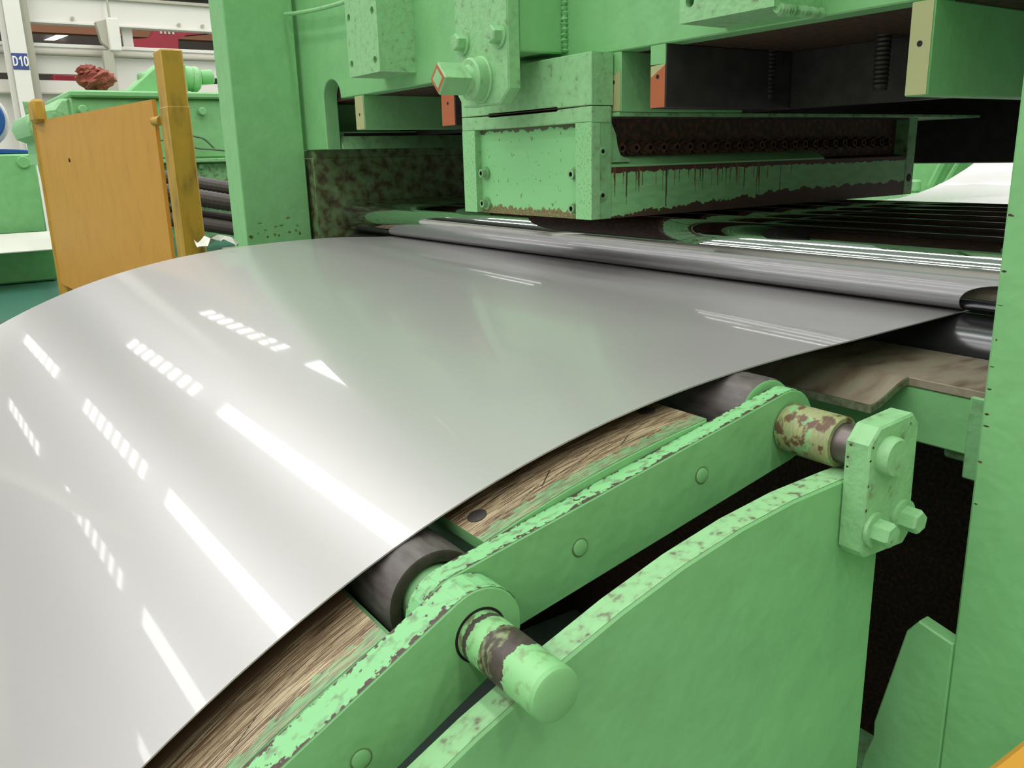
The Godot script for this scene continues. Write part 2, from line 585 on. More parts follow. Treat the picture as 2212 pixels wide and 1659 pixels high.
func lamp_panel(x0: float, x1: float, z: float, label: String, group: String) -> void:
	var t := thing("roof_lamp", label, "lamp", Vector3((x0 + x1) * 0.5, ROOF, z), group)
	var s := bx(x0, ROOF, z - 0.33, x1, ROOF + 0.06, z + 0.33, 0.01)
	obj("diffuser", [[s, M.lamp_glow]], t)
	var l := AreaLight3D.new()
	l.name = "lamp_light"
	t.add_child(l, true)
	l.position = Vector3(0, -0.02, 0)
	l.rotation = Vector3(-PI / 2, 0, 0)
	l.area_size = Vector2(x1 - x0, 0.66)
	l.area_normalize_energy = false
	l.light_color = Color(1.0, 0.99, 0.985)
	l.light_energy = LAMP_RADIANCE / PI
	l.area_range = 80.0
	l.area_attenuation = 2.0
	l.shadow_enabled = true

func lamps() -> void:
	for k in range(-4, 5):
		var z := 0.57 + 4.2 * k
		lamp_panel(-19.6, -9.9, z, "long white lamp strip under the roof of the near bay", "long roof lamps")
		lamp_panel(-9.4, 9.5, z, "long white lamp strip under the roof of the near bay", "long roof lamps")
		if k >= -1 and k <= 2:
			for i in 8:
				var x := -21.6 - i * 0.95
				lamp_panel(x - 0.42, x, z, "short white lamp panel under the roof of the next bay", "short roof lamps")
		if k >= 1 and k <= 2:
			for i in 6:
				var x := -33.5 - i * 1.2
				lamp_panel(x - 0.5, x, z, "short white lamp panel under the roof of the farthest bay", "short far roof lamps")

# ---------------------------------------------------------------- hall
func hall() -> void:
	struct("floor", bx(-48, -1.5, -24, 14, -1.3, 24), M.floor_paint)
	struct("ceiling", bx(-48.2, 8.3, -24.2, 14.2, 8.5, 24.2), M.roof)
	struct("wall_left", bx(-48.2, -1.3, -24, -48, 8.3, 24), M.white_wall)
	struct("wall_right", bx(14, -1.3, -24, 14.2, 8.3, 24), M.white_wall)
	struct("wall_back", bx(-48.2, -1.3, -24.2, 14.2, 8.3, -24), M.white_wall)
	struct("wall_front", bx(-48.2, -1.3, 24, 14.2, 8.3, 24.2), M.white_wall)

	# the row of columns between the bays, with the crane girder it carries
	var zc := [-1.33, 6.6, 14.6, -9.4, -17.4]
	for i in zc.size():
		var z: float = zc[i]
		var lab: String = ["white steel column bearing the blue D10 sign, beside the crane girder", "white steel column of the crane runway, first in front of the signed one", "white steel column of the crane runway, second in front of the signed one", "white steel column of the crane runway, first behind the signed one", "white steel column of the crane runway, second behind the signed one"][i]
		var t := thing("steel_column", lab, "column", Vector3(-19.7, -1.3, z))
		obj("flange", [[bx(-19.56, -1.3, z - 0.145, -19.53, 8.3, z + 0.145, 0.004), M.white]], t)
		obj("flange", [[bx(-19.93, -1.3, z - 0.145, -19.9, 8.3, z + 0.145, 0.004), M.white]], t)
		obj("web", [[bx(-19.9, -1.3, z - 0.012, -19.56, 8.3, z + 0.012), M.white]], t)
		obj("side_plate", [[bx(-19.75, -1.3, z - 0.3, -19.72, 8.3, z - 0.145), M.grey_paint]], t)
		obj("side_plate", [[bx(-19.75, -1.3, z + 0.145, -19.72, 8.3, z + 0.24), M.white]], t)
	var sg := thing("bay_sign", "blue bay sign with white letters D10 on the white column", "sign", Vector3(-19.52, 2.035, -1.325))
	obj("board", [[bx(-19.529, 2.035, -1.463, -19.516, 2.335, -1.185, 0.003), M.sign_blue]], sg)
	var tm := TextMesh.new()
	tm.text = "D10"
	var sf := SystemFont.new()
	sf.font_names = PackedStringArray(["Droid Sans"])
	sf.font_weight = 700
	tm.font = sf
	tm.font_size = 64
	tm.pixel_size = 0.0036
	tm.depth = 0.01
	tm.material = M.sign_white
	var tx := MeshInstance3D.new()
	tx.name = "lettering"
	tx.mesh = tm
	sg.add_child(tx, true)
	tx.position = Vector3(0.008, 0.15, 0.0)
	tx.rotation.y = PI / 2
	tx.scale = Vector3(0.7, 1.1, 1)

	var g := thing("crane_girder", "white crane runway girder along the columns, above the open strip", "girder", Vector3(-20, 2.98, -4))
	obj("web", [[bx(-20.2, 3.02, -22, -20.08, 3.5, 22), M.white]], g)
	obj("lower_flange", [[bx(-20.3, 2.98, -22, -20.0, 3.02, 22, 0.005), M.white]], g)
	obj("upper_flange", [[bx(-20.3, 3.5, -22, -20.0, 3.56, 22, 0.005), M.grey_paint]], g)
	for z in [-2.45, -4.55, -5.05]:
		obj("bolt", [[rd(Vector3(-20.08, 3.1, z), Vector3(-20.02, 3.1, z), 0.035, 8), M.grey_paint]], g)
	var b := thing("side_rail_beam", "white ribbed rail running below the open strip of the far wall", "rail", Vector3(-20, 2.45, -4))
	obj("upper_rib", [[bx(-20.15, 2.53, -22, -20.02, 2.6, 22, 0.01), M.white]], b)
	obj("web", [[bx(-20.15, 2.46, -22, -20.06, 2.53, 22), M.white]], b)
	tag(obj("conduit_pipe", [[rd(Vector3(-20.0, 2.415, -22), Vector3(-20.0, 2.415, 22), 0.044, 12), M.grey_paint]]), "grey conduit pipe running under the white ribbed rail", "pipe")
	var w := thing("partition_panel", "white wall panel below the grey conduit with a long slot", "panel", Vector3(-20.2, -1.3, -4))
	obj("upper_sheet", [[bx(-20.3, 2.03, -22, -20.15, 2.38, 22), M.white]], w)
	obj("lower_sheet", [[bx(-20.3, -1.3, -22, -20.15, 1.9, 22), M.white]], w)
	obj("slot_post", [[bx(-20.3, 1.9, -3.6, -20.15, 2.03, -2.75), M.white]], w)
	tag(obj("ledge", [[bx(-20.149, 1.62, -22, -19.97, 1.65, 22), M.grey_paint]]), "thin grey ledge along the white wall panel", "ledge")
	# hanging lamp box on a post, beside the red crane
	var h := thing("control_box", "white box on a pale post before the crane girder, hung from a cable", "box", Vector3(-19.5, 1.0, -2.95))
	obj("box", [[bx(-19.8, 2.45, -3.22, -19.5, 3.08, -2.99, 0.02), M.white]], h)
	obj("cover", [[pr([-2.99, 3.05, -2.80, 3.0, -2.86, 2.62, -2.99, 2.5], 0, -19.8, -19.6), M.grey_paint]], h)
	obj("post", [[bx(-19.75, -1.3, -3.05, -19.55, 2.45, -2.85, 0.01), M.grey_paint]], h)
	tag(obj("supply_cable", [[rd(Vector3(-19.65, 3.08, -3.08), Vector3(-19.65, 8.3, -3.06), 0.022, 8), M.grey_paint]]), "grey cable hanging down to the white box", "cable")
	tag(obj("window_mullion", [[bx(-20.3, 2.6, -3.6, -20.2, 2.98, -3.4), M.white]]), "short white upright between the rail and the crane girder", "upright")
	# next bay
	var wl := thing("shed_skylight", "slanted white skylight glowing on the dark shed, left of the white box", "lamp", Vector3(-29.75, 3.84, -3.5))  # a lit skylight opening, built as glowing panel and area light
	obj("diffuser", [[pr([-3.15, 3.842, -3.43, 3.842, -3.83, 4.005, -3.54, 4.016], 0, -29.79, -29.74), M.lamp_glow]], wl)
	var sl := AreaLight3D.new()
	sl.name = "lamp_light"
	wl.add_child(sl, true)
	sl.position = Vector3(0.03, 0.085, 0.01)
	sl.rotation = Vector3(0, PI / 2, 0)
	sl.area_size = Vector2(0.5, 0.12)
	sl.area_normalize_energy = false
	sl.light_energy = 0.5
	sl.area_range = 80.0
	sl.area_attenuation = 2.0
	sl.shadow_enabled = true
	tag(obj("overhead_beam", [[bx(-27.2, 3.68, -20, -26.8, 4.0, 20), M.brown]]), "brown beam seen beyond the columns through the open strip", "beam")
	tag(obj("dark_shed", [[bx(-30.2, -1.3, -20, -29.8, 4.6, 20), M.roof_dark]]), "dark shed wall standing beyond the brown beam", "shed")
	var r := thing("red_crane_hook", "red crane trolley with a curved arm beyond the columns", "crane", Vector3(-24, -1.3, -5))
	obj("mast", [[bx(-24.3, -1.3, -5.5, -24.0, 3.0, -5.0, 0.02), M.red]], r)
	obj("arm", [[pr([-4.3, 3.0, -4.3, 3.25, -4.83, 3.31, -5.03, 3.62, -6.6, 3.62, -6.38, 3.5, -5.75, 3.42, -5.53, 3.31, -5.5, 3.0], 0, -24.3, -24.0), M.red]], r)
	for i in 4:
		obj("plate", [[bx(-24.0, 3.42, -5.14 - i * 0.1, -23.97, 3.56, -5.09 - i * 0.1), M.white]], r)
	tag(obj("red_machine", [[bx(-22.4, -1.3, -3.2, -22.0, 2.18, -2.2, 0.02), M.red]]), "red machine top seen through the slot in the white panel", "machine")

# ---------------------------------------------------------------- stand and crossbeam
func posts_and_crossbeam() -> void:
	var lp := thing("stand_post", "tall green steel stand post on the far side of the strip", "post", Vector3(-1.516, -0.03, 0.175))
	obj("slab", [[bx(-1.566, -0.03, 0.1, -1.468, 1.3, 0.25, 0.002), M.green]], lp)
	obj("base_foot", [[bx(-1.64, -1.3, 0.095, -1.46, -0.091, 0.26, 0.004), M.green_dirty]], lp)
	var rp := thing("stand_post", "wide green steel stand post cut off by the right picture edge", "post", Vector3(0.24, -1.3, 0.175))
	obj("slab", [[bx(0.1515, -1.3, 0.1, 0.33, 1.3, 0.25, 0.002), M.green]], rp)
	obj("foot", [[pr([0.1515, -0.2065, 0.123, -0.2, 0.114, -0.213, 0.094, -0.309, 0.0945, -0.322, 0.088, -0.345, 0.07, -0.46, 0.07, -1.3, 0.1515, -1.3], 2, 0.236, 0.25, 0.0012), M.green]], rp)
	for y in [0.115, 0.078, 0.055, 0.031, 0.012, -0.004, -0.022, -0.031, -0.058, -0.09]:
		chip(Vector3(0.1548 + rng.randf_range(0.0, 0.001), y, 0.25), Vector3.BACK, rng.randf_range(0.0012, 0.0032), rng.randf_range(0.0005, 0.0014), rp, M.rusty)
	for i in 16:
		chip(Vector3(-1.468, rng.randf_range(0.0, 0.05) * rng.randf(), rng.randf_range(0.11, 0.245)), Vector3.RIGHT, rng.randf_range(0.002, 0.008), rng.randf_range(0.002, 0.006), lp, M.mottled)
	tag(obj("base_rail", [[bx(-0.1, -0.42, 0.17, 0.15, -0.385, 0.22, 0.002), M.green_dirty]]), "grimy green rail low in the dark gap beside the right post", "rail")

	var cb := thing("crossbeam", "green upper crossbeam of the leveller above the chrome roll", "beam", Vector3(-0.6, 0.185, 0.075))
	var poly := [-1.5, 0.185, -1.36, 0.185, -1.36, 0.285]
	for i in 13:
		var a := PI - PI * i / 12.0
		poly.append_array([-1.315 + 0.045 * cos(a), 0.288 + 0.036 * sin(a)])
	poly.append_array([-1.27, 0.284, 0.6, 0.284, 0.6, 1.3, -1.5, 1.3])
	obj("front_plate", [[pr(poly, 2, 0.058, 0.09, 0.0015), M.green]], cb)
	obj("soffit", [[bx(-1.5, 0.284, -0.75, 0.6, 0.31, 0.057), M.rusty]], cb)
	obj("rear_plate", [[bx(-1.5, 0.126, -0.84, 0.6, 1.3, -0.8, 0.002), M.dark_steel_and_shade]], cb)
	obj("top_plate", [[bx(-1.5, 1.25, -0.84, 0.6, 1.3, 0.057), M.green]], cb)
	obj("end_plate", [[bx(-1.5, 0.2225, -0.8, -1.46, 1.25, 0.057), M.green]], cb)
	obj("end_plate", [[bx(0.56, 0.2225, -0.8, 0.6, 1.25, 0.057), M.green]], cb)  # unseen right end, added to keep light out of the cavity
	obj("cavity_shade_plate", [[bx(-1.459, 0.2125, -0.16, 0.559, 0.2835, -0.14), M.dark_steel_and_shade]], cb)  # dark sheet added for the deep shade behind the rods
	for q in [[-1.205, -1.166, 0.219, 1], [-0.863, -0.82, 0.212, 2], [-0.44, -0.4135, 0.212, 3], [-0.36, -0.334, 0.212, 4], [-0.0285, -0.0065, 0.204, 1]]:
		var x0: float = q[0]
		var x1: float = q[1]
		var y0: float = q[2]
		var rib := obj("rib", [[bx(x0, y0, -0.139, x1, 0.284, 0.089, 0.0012), M.dark_steel_and_shade if int(q[3]) in [2, 4] else M.green]], cb)  # dark rib bodies: cavity shade painted into their colour
		match int(q[3]):
			1: obj("edge_coat", [[bx(x0 + 0.001, y0 + 0.001, 0.0885, x1 - 0.001, 0.283, 0.0898), M.cream]], rib)
			2: obj("edge_coat", [[bx(x0 + 0.001, y0 + 0.001, 0.0885, x1 - 0.001, 0.272, 0.0898), M.primer]], rib)
			3: obj("edge_coat", [[pr([x0 + 0.001, y0 + 0.001, x1 - 0.001, y0 + 0.001, x1 - 0.001, 0.262, x0 + 0.014, 0.255, x0 + 0.001, 0.253], 2, 0.0885, 0.0898), M.cream]], rib)
			4:
				obj("edge_coat", [[bx(x0 + 0.0005, 0.262, 0.0885, x1 - 0.0005, 0.2838, 0.0898), M.green]], rib)
				obj("edge_coat", [[pr([x0 + 0.001, y0 + 0.001, x1 - 0.001, y0 + 0.001, x1 - 0.001, 0.2605, x0 + 0.001, 0.2475], 2, 0.0885, 0.0898), M.primer]], rib)
				obj("edge_coat", [[pr([x0 + 0.001, 0.2475, x1 - 0.001, 0.2605, x1 - 0.001, 0.262, x0 + 0.001, 0.2605], 2, 0.0885, 0.0898), M.cream]], rib)
		var xm := (x0 + x1) * 0.5
		obj("hole_shade_disc", [[rd(Vector3(xm, 0.248, 0.0896), Vector3(xm, 0.248, 0.0902), 0.0026, 12), M.dark]], rib)  # flat dark disc, paints the shade inside a hole
	for q in [[-0.34, -0.1], [-0.177, -0.1], [-1.236, -0.1]]:
		var prof := [0.0, 0.0, 0.0, 0.0085]
		for i in 14:
			prof.append_array([0.0035 + i * 0.005, 0.0078, 0.006 + i * 0.005, 0.0092])
		prof.append_array([0.076, 0.008, 0.076, 0.0])
		obj("threaded_rod", [[lt(prof, Vector3(q[0], 0.224, q[1]), Vector3.UP, 16), M.dark_steel_and_shade]], cb)

	# welded mounting blocks in front of the plate
	var mb := thing("mounting_block", "green welded block with four bolt holes, left of the bolted lug", "block", Vector3(-1.0, 0.306, 0.125))
	drilled_block(mb, Vector3(-1.066, 0.305, 0.0902), Vector3(-0.942, 0.47, 0.16), [[-1.053, 0.404], [-0.959, 0.403], [-1.053, 0.327], [-0.959, 0.325]], 0.0062)
	var mc := thing("mounting_block", "green welded block at the top picture edge, over the dark cavity", "block", Vector3(-0.18, 0.289, 0.125))
	drilled_block(mc, Vector3(-0.243, 0.289, 0.0902), Vector3(-0.122, 0.5, 0.16), [[-0.229, 0.309]], 0.006)
	obj("weld_bead", [[weld(Vector3(-0.122, 0.287, 0.092), Vector3(-0.122, 0.287, 0.155), 14), M.green_dirty]], mc)
	var md := thing("mounting_block", "green welded block behind the bolted lug with a lumpy weld", "block", Vector3(-0.58, 0.292, 0.125))
	obj("block", [[bx(-0.64, 0.292, 0.0915, -0.525, 0.6, 0.165, 0.002), M.green]], md)
	obj("weld_bead", [[weld(Vector3(-0.523, 0.294, 0.092), Vector3(-0.523, 0.4, 0.092), 16), M.green]], md)

	var lug := thing("bolted_lug", "pale green lug plate with two hex bolts holding the spindle", "bracket", Vector3(-0.585, 0.228, 0.175))
	obj("plate", [[pr([-0.652, 0.245, -0.637, 0.2285, -0.545, 0.2285, -0.5225, 0.247, -0.5225, 0.6, -0.652, 0.6], 2, 0.165, 0.185, 0.002), M.green_pale]], lug)
	hex_bolt(Vector3(-0.63, 0.314, 0.185), Vector3.BACK, 0.0115, 0.013, lug, M.green_pale)
	hex_bolt(Vector3(-0.541, 0.3135, 0.185), Vector3.BACK, 0.0115, 0.013, lug, M.green_pale)
	var sp := thing("adjusting_spindle", "pale green spindle with a rust-rimmed square end on the lug", "spindle", Vector3(-0.588, 0.262, 0.2))
	obj("washer", [[lt([0, 0, 0, 0.030, 0.003, 0.030, 0.0045, 0.0285, 0.0045, 0.0], Vector3(-0.588, 0.262, 0.185), Vector3.BACK, 36), M.green_pale]], sp)
	obj("collar", [[lt([0.0045, 0.0, 0.0045, 0.0275, 0.019, 0.0275, 0.0215, 0.025, 0.0215, 0.0185, 0.028, 0.0165, 0.028, 0.0], Vector3(-0.588, 0.262, 0.185), Vector3.BACK, 36), M.green_pale]], sp)
	obj("square_end", [[lt([0.0275, 0.0, 0.0275, 0.0205, 0.0655, 0.0205, 0.068, 0.0185], Vector3(-0.588, 0.262, 0.185), Vector3.BACK, 4, PI / 2), M.green_pale], [lt([0.068, 0.0185, 0.0684, 0.0125], Vector3(-0.588, 0.262, 0.185), Vector3.BACK, 4, PI / 2), M.primer], [lt([0.0684, 0.0125, 0.0684, 0.0], Vector3(-0.588, 0.262, 0.185), Vector3.BACK, 4, PI / 2), M.green_pale]], sp, 20.0)
	tag(obj("thin_cable", [[tb(smooth_path([Vector3(-1.46, 0.468, 0.12), Vector3(-1.392, 0.461, 0.12), Vector3(-1.25, 0.451, 0.12), Vector3(-1.111, 0.448, 0.12), Vector3(-1.0, 0.462, 0.12)]), [0.0042], 8), M.green_pale]]), "thin pale cable strung from the far post to the block", "cable")

# a block with blind holes bored into its front
func drilled_block(parent: Node3D, lo: Vector3, hi: Vector3, holes: Array, r: float) -> void:
	var b := CSGBox3D.new()
	b.name = "block"
	b.size = hi - lo
	b.material = M.green_pale
	parent.add_child(b, true)
	b.position = (lo + hi) * 0.5 - parent.position
	for p in holes:
		var c := CSGCylinder3D.new()
		c.name = "bore"
		c.operation = CSGShape3D.OPERATION_SUBTRACTION
		c.radius = r
		c.height = 0.1
		c.sides = 20
		c.material = M.green_pale
		b.add_child(c, true)
		c.rotation.x = PI / 2
		c.position = Vector3(p[0], p[1], hi.z) - (lo + hi) * 0.5

# small flakes of bare, rusty steel where paint has chipped off: at = centre, n = face normal, size in metres
func chip(at: Vector3, nn: Vector3, w: float, h: float, parent: Node3D, m: Material) -> void:
	var e1 := nn.cross(Vector3.UP).normalized()
	var e2 := e1.cross(nn).normalized()
	var s := Shape.new()
	var ring := []
	for i in 9:
		var t := TAU * i / 9.0
		var k := rng.randf_range(0.45, 1.0)
		ring.append(at + e1 * cos(t) * w * k + e2 * sin(t) * h * k + nn * 0.0001)
	for i in 9:
		s.tri(at + nn * 0.0003, ring[i], ring[(i + 1) % 9], nn)
	obj("paint_chip", [[s, m]], parent)

func weld(a: Vector3, b: Vector3, count: int) -> Shape:
	var s := Shape.new()
	var path := PackedVector3Array()
	var radii := []
	for i in count * 3 + 1:
		path.append(a.lerp(b, i / (count * 3.0)) + Vector3(rng.randf_range(-1, 1), 0, rng.randf_range(-1, 1)) * 0.0007)
		radii.append(0.0042 + 0.0016 * sin(i * TAU / 3.0) + rng.randf_range(-0.0006, 0.0006))
	s.tube(path, radii, 8)
	return s

# ---------------------------------------------------------------- the roll carrier under the crossbeam
func carrier() -> void:
	var c := thing("roll_carrier", "long green roll carrier box with a recessed end panel above the chrome rolls", "machine", Vector3(-0.58, 0.078, -0.2))
	var zf := 0.127
	var y0 := 0.0785
	# end frame: stiles and top rail around a recessed panel
	var uvq := func(s: Shape, x0: float, ya: float, x1: float, yb: float, z: float) -> void:
		s.quad(Vector3(x0, ya, z), Vector3(x1, ya, z), Vector3(x1, yb, z), Vector3(x0, yb, z), Vector3.BACK, Vector2(0, 1), Vector2(1, 1), Vector2(1, 0), Vector2(0, 0))
	for q in [[-0.738, y0, -0.702, 0.2], [-0.458, y0, -0.4255, 0.2]]:
		var f := Shape.new()
		uvq.call(f, q[0], q[1], q[2], q[3], zf)
		obj("stile", [[bx(q[0], q[1], 0.112, q[2], q[3], zf - 0.0004, 0.001), M.green_pale], [f, M.frame]], c)
	var fr := Shape.new()
	obj("top_rail", [[pr([-0.738, 0.2, -0.4255, 0.2, -0.4255, 0.2195, -0.495, 0.2185, -0.498, 0.2165, -0.662, 0.2165, -0.665, 0.2185, -0.738, 0.2195], 2, 0.095, zf, 0.001), M.green_pale]], c)
	var pf := Shape.new()
	uvq.call(pf, -0.702, y0 - 0.001, -0.458, 0.2, 0.1165)
	obj("end_panel", [[bx(-0.702, y0 - 0.001, 0.1, -0.458, 0.2, 0.1163), M.green_pale], [pf, M.panel]], c)
	for p in [[-0.688, 0.137], [-0.468, 0.136], [-0.688, 0.092], [-0.468, 0.0915]]:
		socket_screw(Vector3(p[0], p[1], 0.1165), Vector3.BACK, 0.0065, 0.011, c, M.green_dirty)
	obj("seam_gap", [[bx(-0.73, 0.2195, 0.095, -0.43, 0.2205, zf - 0.0015), M.rusty]], c)
	obj("upper_block", [[pr([-0.738, 0.2205, -0.665, 0.2205, -0.662, 0.2222, -0.498, 0.2222, -0.495, 0.2205, -0.4255, 0.2205, -0.4255, 0.2835, -0.738, 0.2835], 2, 0.0905, zf, 0.001), M.green_pale]], c)
	# long body
	obj("core", [[bx(-0.74, 0.082, -0.595, -0.451, 0.2065, 0.111), M.rusty]], c)
	obj("end_block", [[bx(-0.4515, y0, 0.092, -0.4265, 0.2195, 0.126, 0.001), M.green_dirty]], c)
	obj("end_block", [[bx(-0.4515, y0, -0.6, -0.4265, 0.2065, -0.575, 0.001), M.green_dirty]], c)
	var side := Shape.new()
	side.quad(Vector3(-0.4275, y0, 0.092), Vector3(-0.4275, y0, -0.575), Vector3(-0.4275, 0.1435, -0.575), Vector3(-0.4275, 0.1435, 0.092), Vector3.RIGHT, Vector2(0, 1), Vector2(1, 1), Vector2(1, 0), Vector2(0, 0))
	obj("side_rail", [[pr([-0.4515, y0, -0.428, y0, -0.428, 0.1435, -0.4515, 0.1475], 2, -0.575, 0.092), M.rusty], [side, M.carrier_side]], c)
	obj("rail_ledge", [[pr([-0.4515, 0.1475, -0.4275, 0.1437, -0.4275, 0.146, -0.44, 0.1535, -0.4515, 0.157], 2, -0.35, 0.092), M.green], ], c)
	obj("corner_fillet", [[pr([0.092, 0.157, 0.092, 0.2, 0.0835, 0.185, 0.0805, 0.17, 0.075, 0.158, 0.06, 0.1535, 0.06, 0.15, 0.092, 0.15], 0, -0.4515, -0.4285), M.green_dirty]], c)
	obj("flange", [[bx(-0.76, 0.2065, -0.78, -0.415, 0.2115, 0.0905, 0.0008), M.green_dirty]], c)
	obj("cap_plate", [[bx(-0.745, 0.204, -0.6, -0.4275, 0.2064, 0.0905), M.rusty]], c)
	for i in 25:
		socket_screw(Vector3(-0.451, 0.1675, 0.0665 - i * 0.0252), Vector3.RIGHT, 0.0062, 0.016, c, M.rusty, "row_screw")
	for p in [[0.1085, 0.164], [0.1085, 0.109]]:
		socket_screw(Vector3(-0.4266, p[1], p[0]), Vector3.RIGHT, 0.0056, 0.002, c, M.green_dirty)
	obj("hole_shade_disc", [[rd(Vector3(-0.4268, 0.107, -0.587), Vector3(-0.4262, 0.107, -0.587), 0.007, 12), M.dark]], c)  # disc with a hole's inner shade put into its colour

	# carriers beside it, mostly hidden in the dark
	tag(obj("filler_plate", [[bx(-1.62, 0.1681, -0.6, -1.4455, 0.1848, 0.085), M.mottled]]), "narrow strip added to close the gap between the grimy chock and the green side beam", "plate")  # added to block the bright hall showing through the gap
	tag(obj("side_beam", [[pr([-1.5, 0.1852, -1.352, 0.185, -1.372, 0.2125, -1.38, 0.2125, -1.38, 0.222, -1.5, 0.2222], 2, -0.62, 0.056, 0.001), M.green_dirty], [bx(-1.385, 0.2125, -0.62, -1.378, 0.219, 0.04), M.dark]]), "green side beam in the shade beneath the crossbeam, far side", "beam")
	tag(obj("roll_chock", [[bx(-1.66, -0.06, -0.6, -1.445, 0.168, 0.092, 0.0015), M.mottled]]), "grimy mottled green chock holding the far end of the chrome roll", "chock")

# ---------------------------------------------------------------- rolls
func rolls() -> void:
	for i in 7:
		var z := -0.004 - 0.079 * i
		var prof := [0.0, 0.0, 0.0, 0.031, 0.004, 0.0365, 1.626, 0.0365, 1.63, 0.031, 1.63, 0.0]
		var o := obj("chrome_roll", [[lt(prof, Vector3(-1.444, 0.0378, z), Vector3.RIGHT, 96), M.chrome]])
		var lab: String = "polished chrome roll pressing on the strip, frontmost of the row" if i == 0 else ["", "polished chrome roll directly behind the frontmost one", "polished chrome roll, third from the front of the row", "polished chrome roll, fourth from the front of the row", "polished chrome roll, fifth from the front of the row", "polished chrome roll, sixth from the front of the row", "polished chrome roll, rearmost of the row"][i]
		tag(o, lab, "roll", "chrome rolls of the leveller")
	var lo := obj("lower_roll", [[lt([0.0, 0.0, 0.0, 0.031, 0.004, 0.0365, 1.626, 0.0365, 1.63, 0.031, 1.63, 0.0], Vector3(-1.444, -0.0385, -0.004), Vector3.RIGHT, 96), M.roll_steel]])
	tag(lo, "steel roll under the strip, showing at the rusty deck's rear edge", "roll")

func strip() -> void:
	var r := edge_line(y_right)
	var l := edge_line(y_left)
	var s := Shape.new()
	var cols := 10
	var th := Vector3(0, 0.0012, 0)
	var grid := []
	for i in r.size():
		var row := PackedVector3Array()
		for k in cols + 1:
			var t := float(k) / cols
			row.append(Vector3(-1.25 * t, lerpf(r[i].y, l[i].y, t), lerpf(r[i].x, l[i].x, t)))
		grid.append(row)
	for i in r.size() - 1:
		for k in cols:
			var o := Vector3(0, 1, 0.5)
			s.quad(grid[i][k], grid[i][k + 1], grid[i + 1][k + 1], grid[i + 1][k], o)
			s.quad(grid[i][k] - th, grid[i][k + 1] - th, grid[i + 1][k + 1] - th, grid[i + 1][k] - th, -o)
		s.quad(grid[i][0], grid[i + 1][0], grid[i + 1][0] - th, grid[i][0] - th, Vector3.RIGHT)
		s.quad(grid[i][cols], grid[i + 1][cols], grid[i + 1][cols] - th, grid[i][cols] - th, Vector3.LEFT)
	tag(obj("steel_strip", [[s, M.sheet]]), "wide bright steel strip curving down from the chrome roll over the guide table", "sheet")

# ---------------------------------------------------------------- deck below the strip, at the right post
func deck() -> void:
	var d := thing("apron_deck", "rusty brown deck plate with a bent lip beside the right post", "plate", Vector3(-0.6, -0.045, 0.12))
	obj("deck_plate", [[bx(-1.4, -0.043, 0.04, 0.1495, -0.035, 0.1515, 0.0008), M.deck]], d)
	var top := []
	var low := []
	for i in 13:
		var t := i / 12.0
		var z := 0.151 + 0.055 * t
		var y := -0.0352 - 0.0155 * smoothstep(0.0, 1.0, t)
		top.append_array([z, y])
		low.append([z - 0.001, y - 0.0075])
	low.reverse()
	for q in low:
		top.append_array(q)
	var lip_top := Shape.new()
	for i in 12:
		lip_top.quad(Vector3(-1.35, top[2 * i + 1] + 0.0003, top[2 * i]), Vector3(0.038, top[2 * i + 1] + 0.0003, top[2 * i]), Vector3(0.038, top[2 * i + 3] + 0.0003, top[2 * i + 2]), Vector3(-1.35, top[2 * i + 3] + 0.0003, top[2 * i + 2]), Vector3.UP)
	obj("bent_lip", [[pr(top, 0, -1.35, 0.0385, 0.0008), M.lip_edge], [lip_top, M.deck]], d)
	var b := thing("deck_beam", "green cross beam carrying the rusty deck plate", "beam", Vector3(-0.6, -0.092, 0.12))
	obj("web", [[bx(-1.4, -0.0925, 0.1, 0.15, -0.0435, 0.15, 0.0015), M.green]], b)
	obj("end_flange", [[bx(0.094, -0.112, 0.1, 0.15, -0.04, 0.1535, 0.0015), M.green_dirty]], b)
	obj("bolt", [[rd(Vector3(0.068, -0.0985, 0.13), Vector3(0.0945, -0.0985, 0.13), 0.007, 12, 0.001), M.green_dirty]], b)
	var mb := thing("shading_base", "hollow machine base under the deck, brown walls added to darken the gap beside the right post", "base", Vector3(-0.65, -1.3, -0.3))
	obj("rear_wall", [[bx(-1.6, -1.3, -0.78, 0.2, -0.09, -0.74, 0.002), M.rusty]], mb)  # base walls added to keep light out, brown picked to darken them
	obj("side_wall", [[bx(0.16, -1.3, -0.739, 0.2, -0.093, 0.098, 0.002), M.rusty]], mb)
	obj("side_wall", [[bx(-1.6, -1.3, -0.739, -1.56, -0.093, 0.09, 0.002), M.rusty]], mb)
	# crumpled shavings lying by the far post
	for q in [[-1.44, 0.006, 0.325, "crumpled white foil scrap by the foot of the far post"], [-1.58, 0.004, 0.03, "crumpled dark foil scrap between far post and chrome roll"]]:
		var s := Shape.new()
		var at := Vector3(q[0], q[1], q[2])
		var pts := []
		for i in 7:
			var row := []
			for k in 4:
				row.append(at + Vector3((k - 1.5) * 0.016 + rng.randf_range(-0.006, 0.006), rng.randf_range(-0.008, 0.012) - 0.004 * absf(i - 3.0), (i - 3.0) * 0.014 + rng.randf_range(-0.005, 0.005)))
			pts.append(row)
		for i in 6:
			for k in 3:
				s.quad(pts[i][k], pts[i][k + 1], pts[i + 1][k + 1], pts[i + 1][k], Vector3.UP)
		tag(obj("foil_scrap", [[s, M.white if q[0] > -1.5 else M.chrome]], null, 5.0), q[3], "scrap")
	tag(obj("base_ledge", [[bx(-1.64, -0.09, 0.094, -1.43, -0.031, 0.262, 0.004), M.mottled]]), "grimy ledge along the far side of the strip, under the post", "ledge")

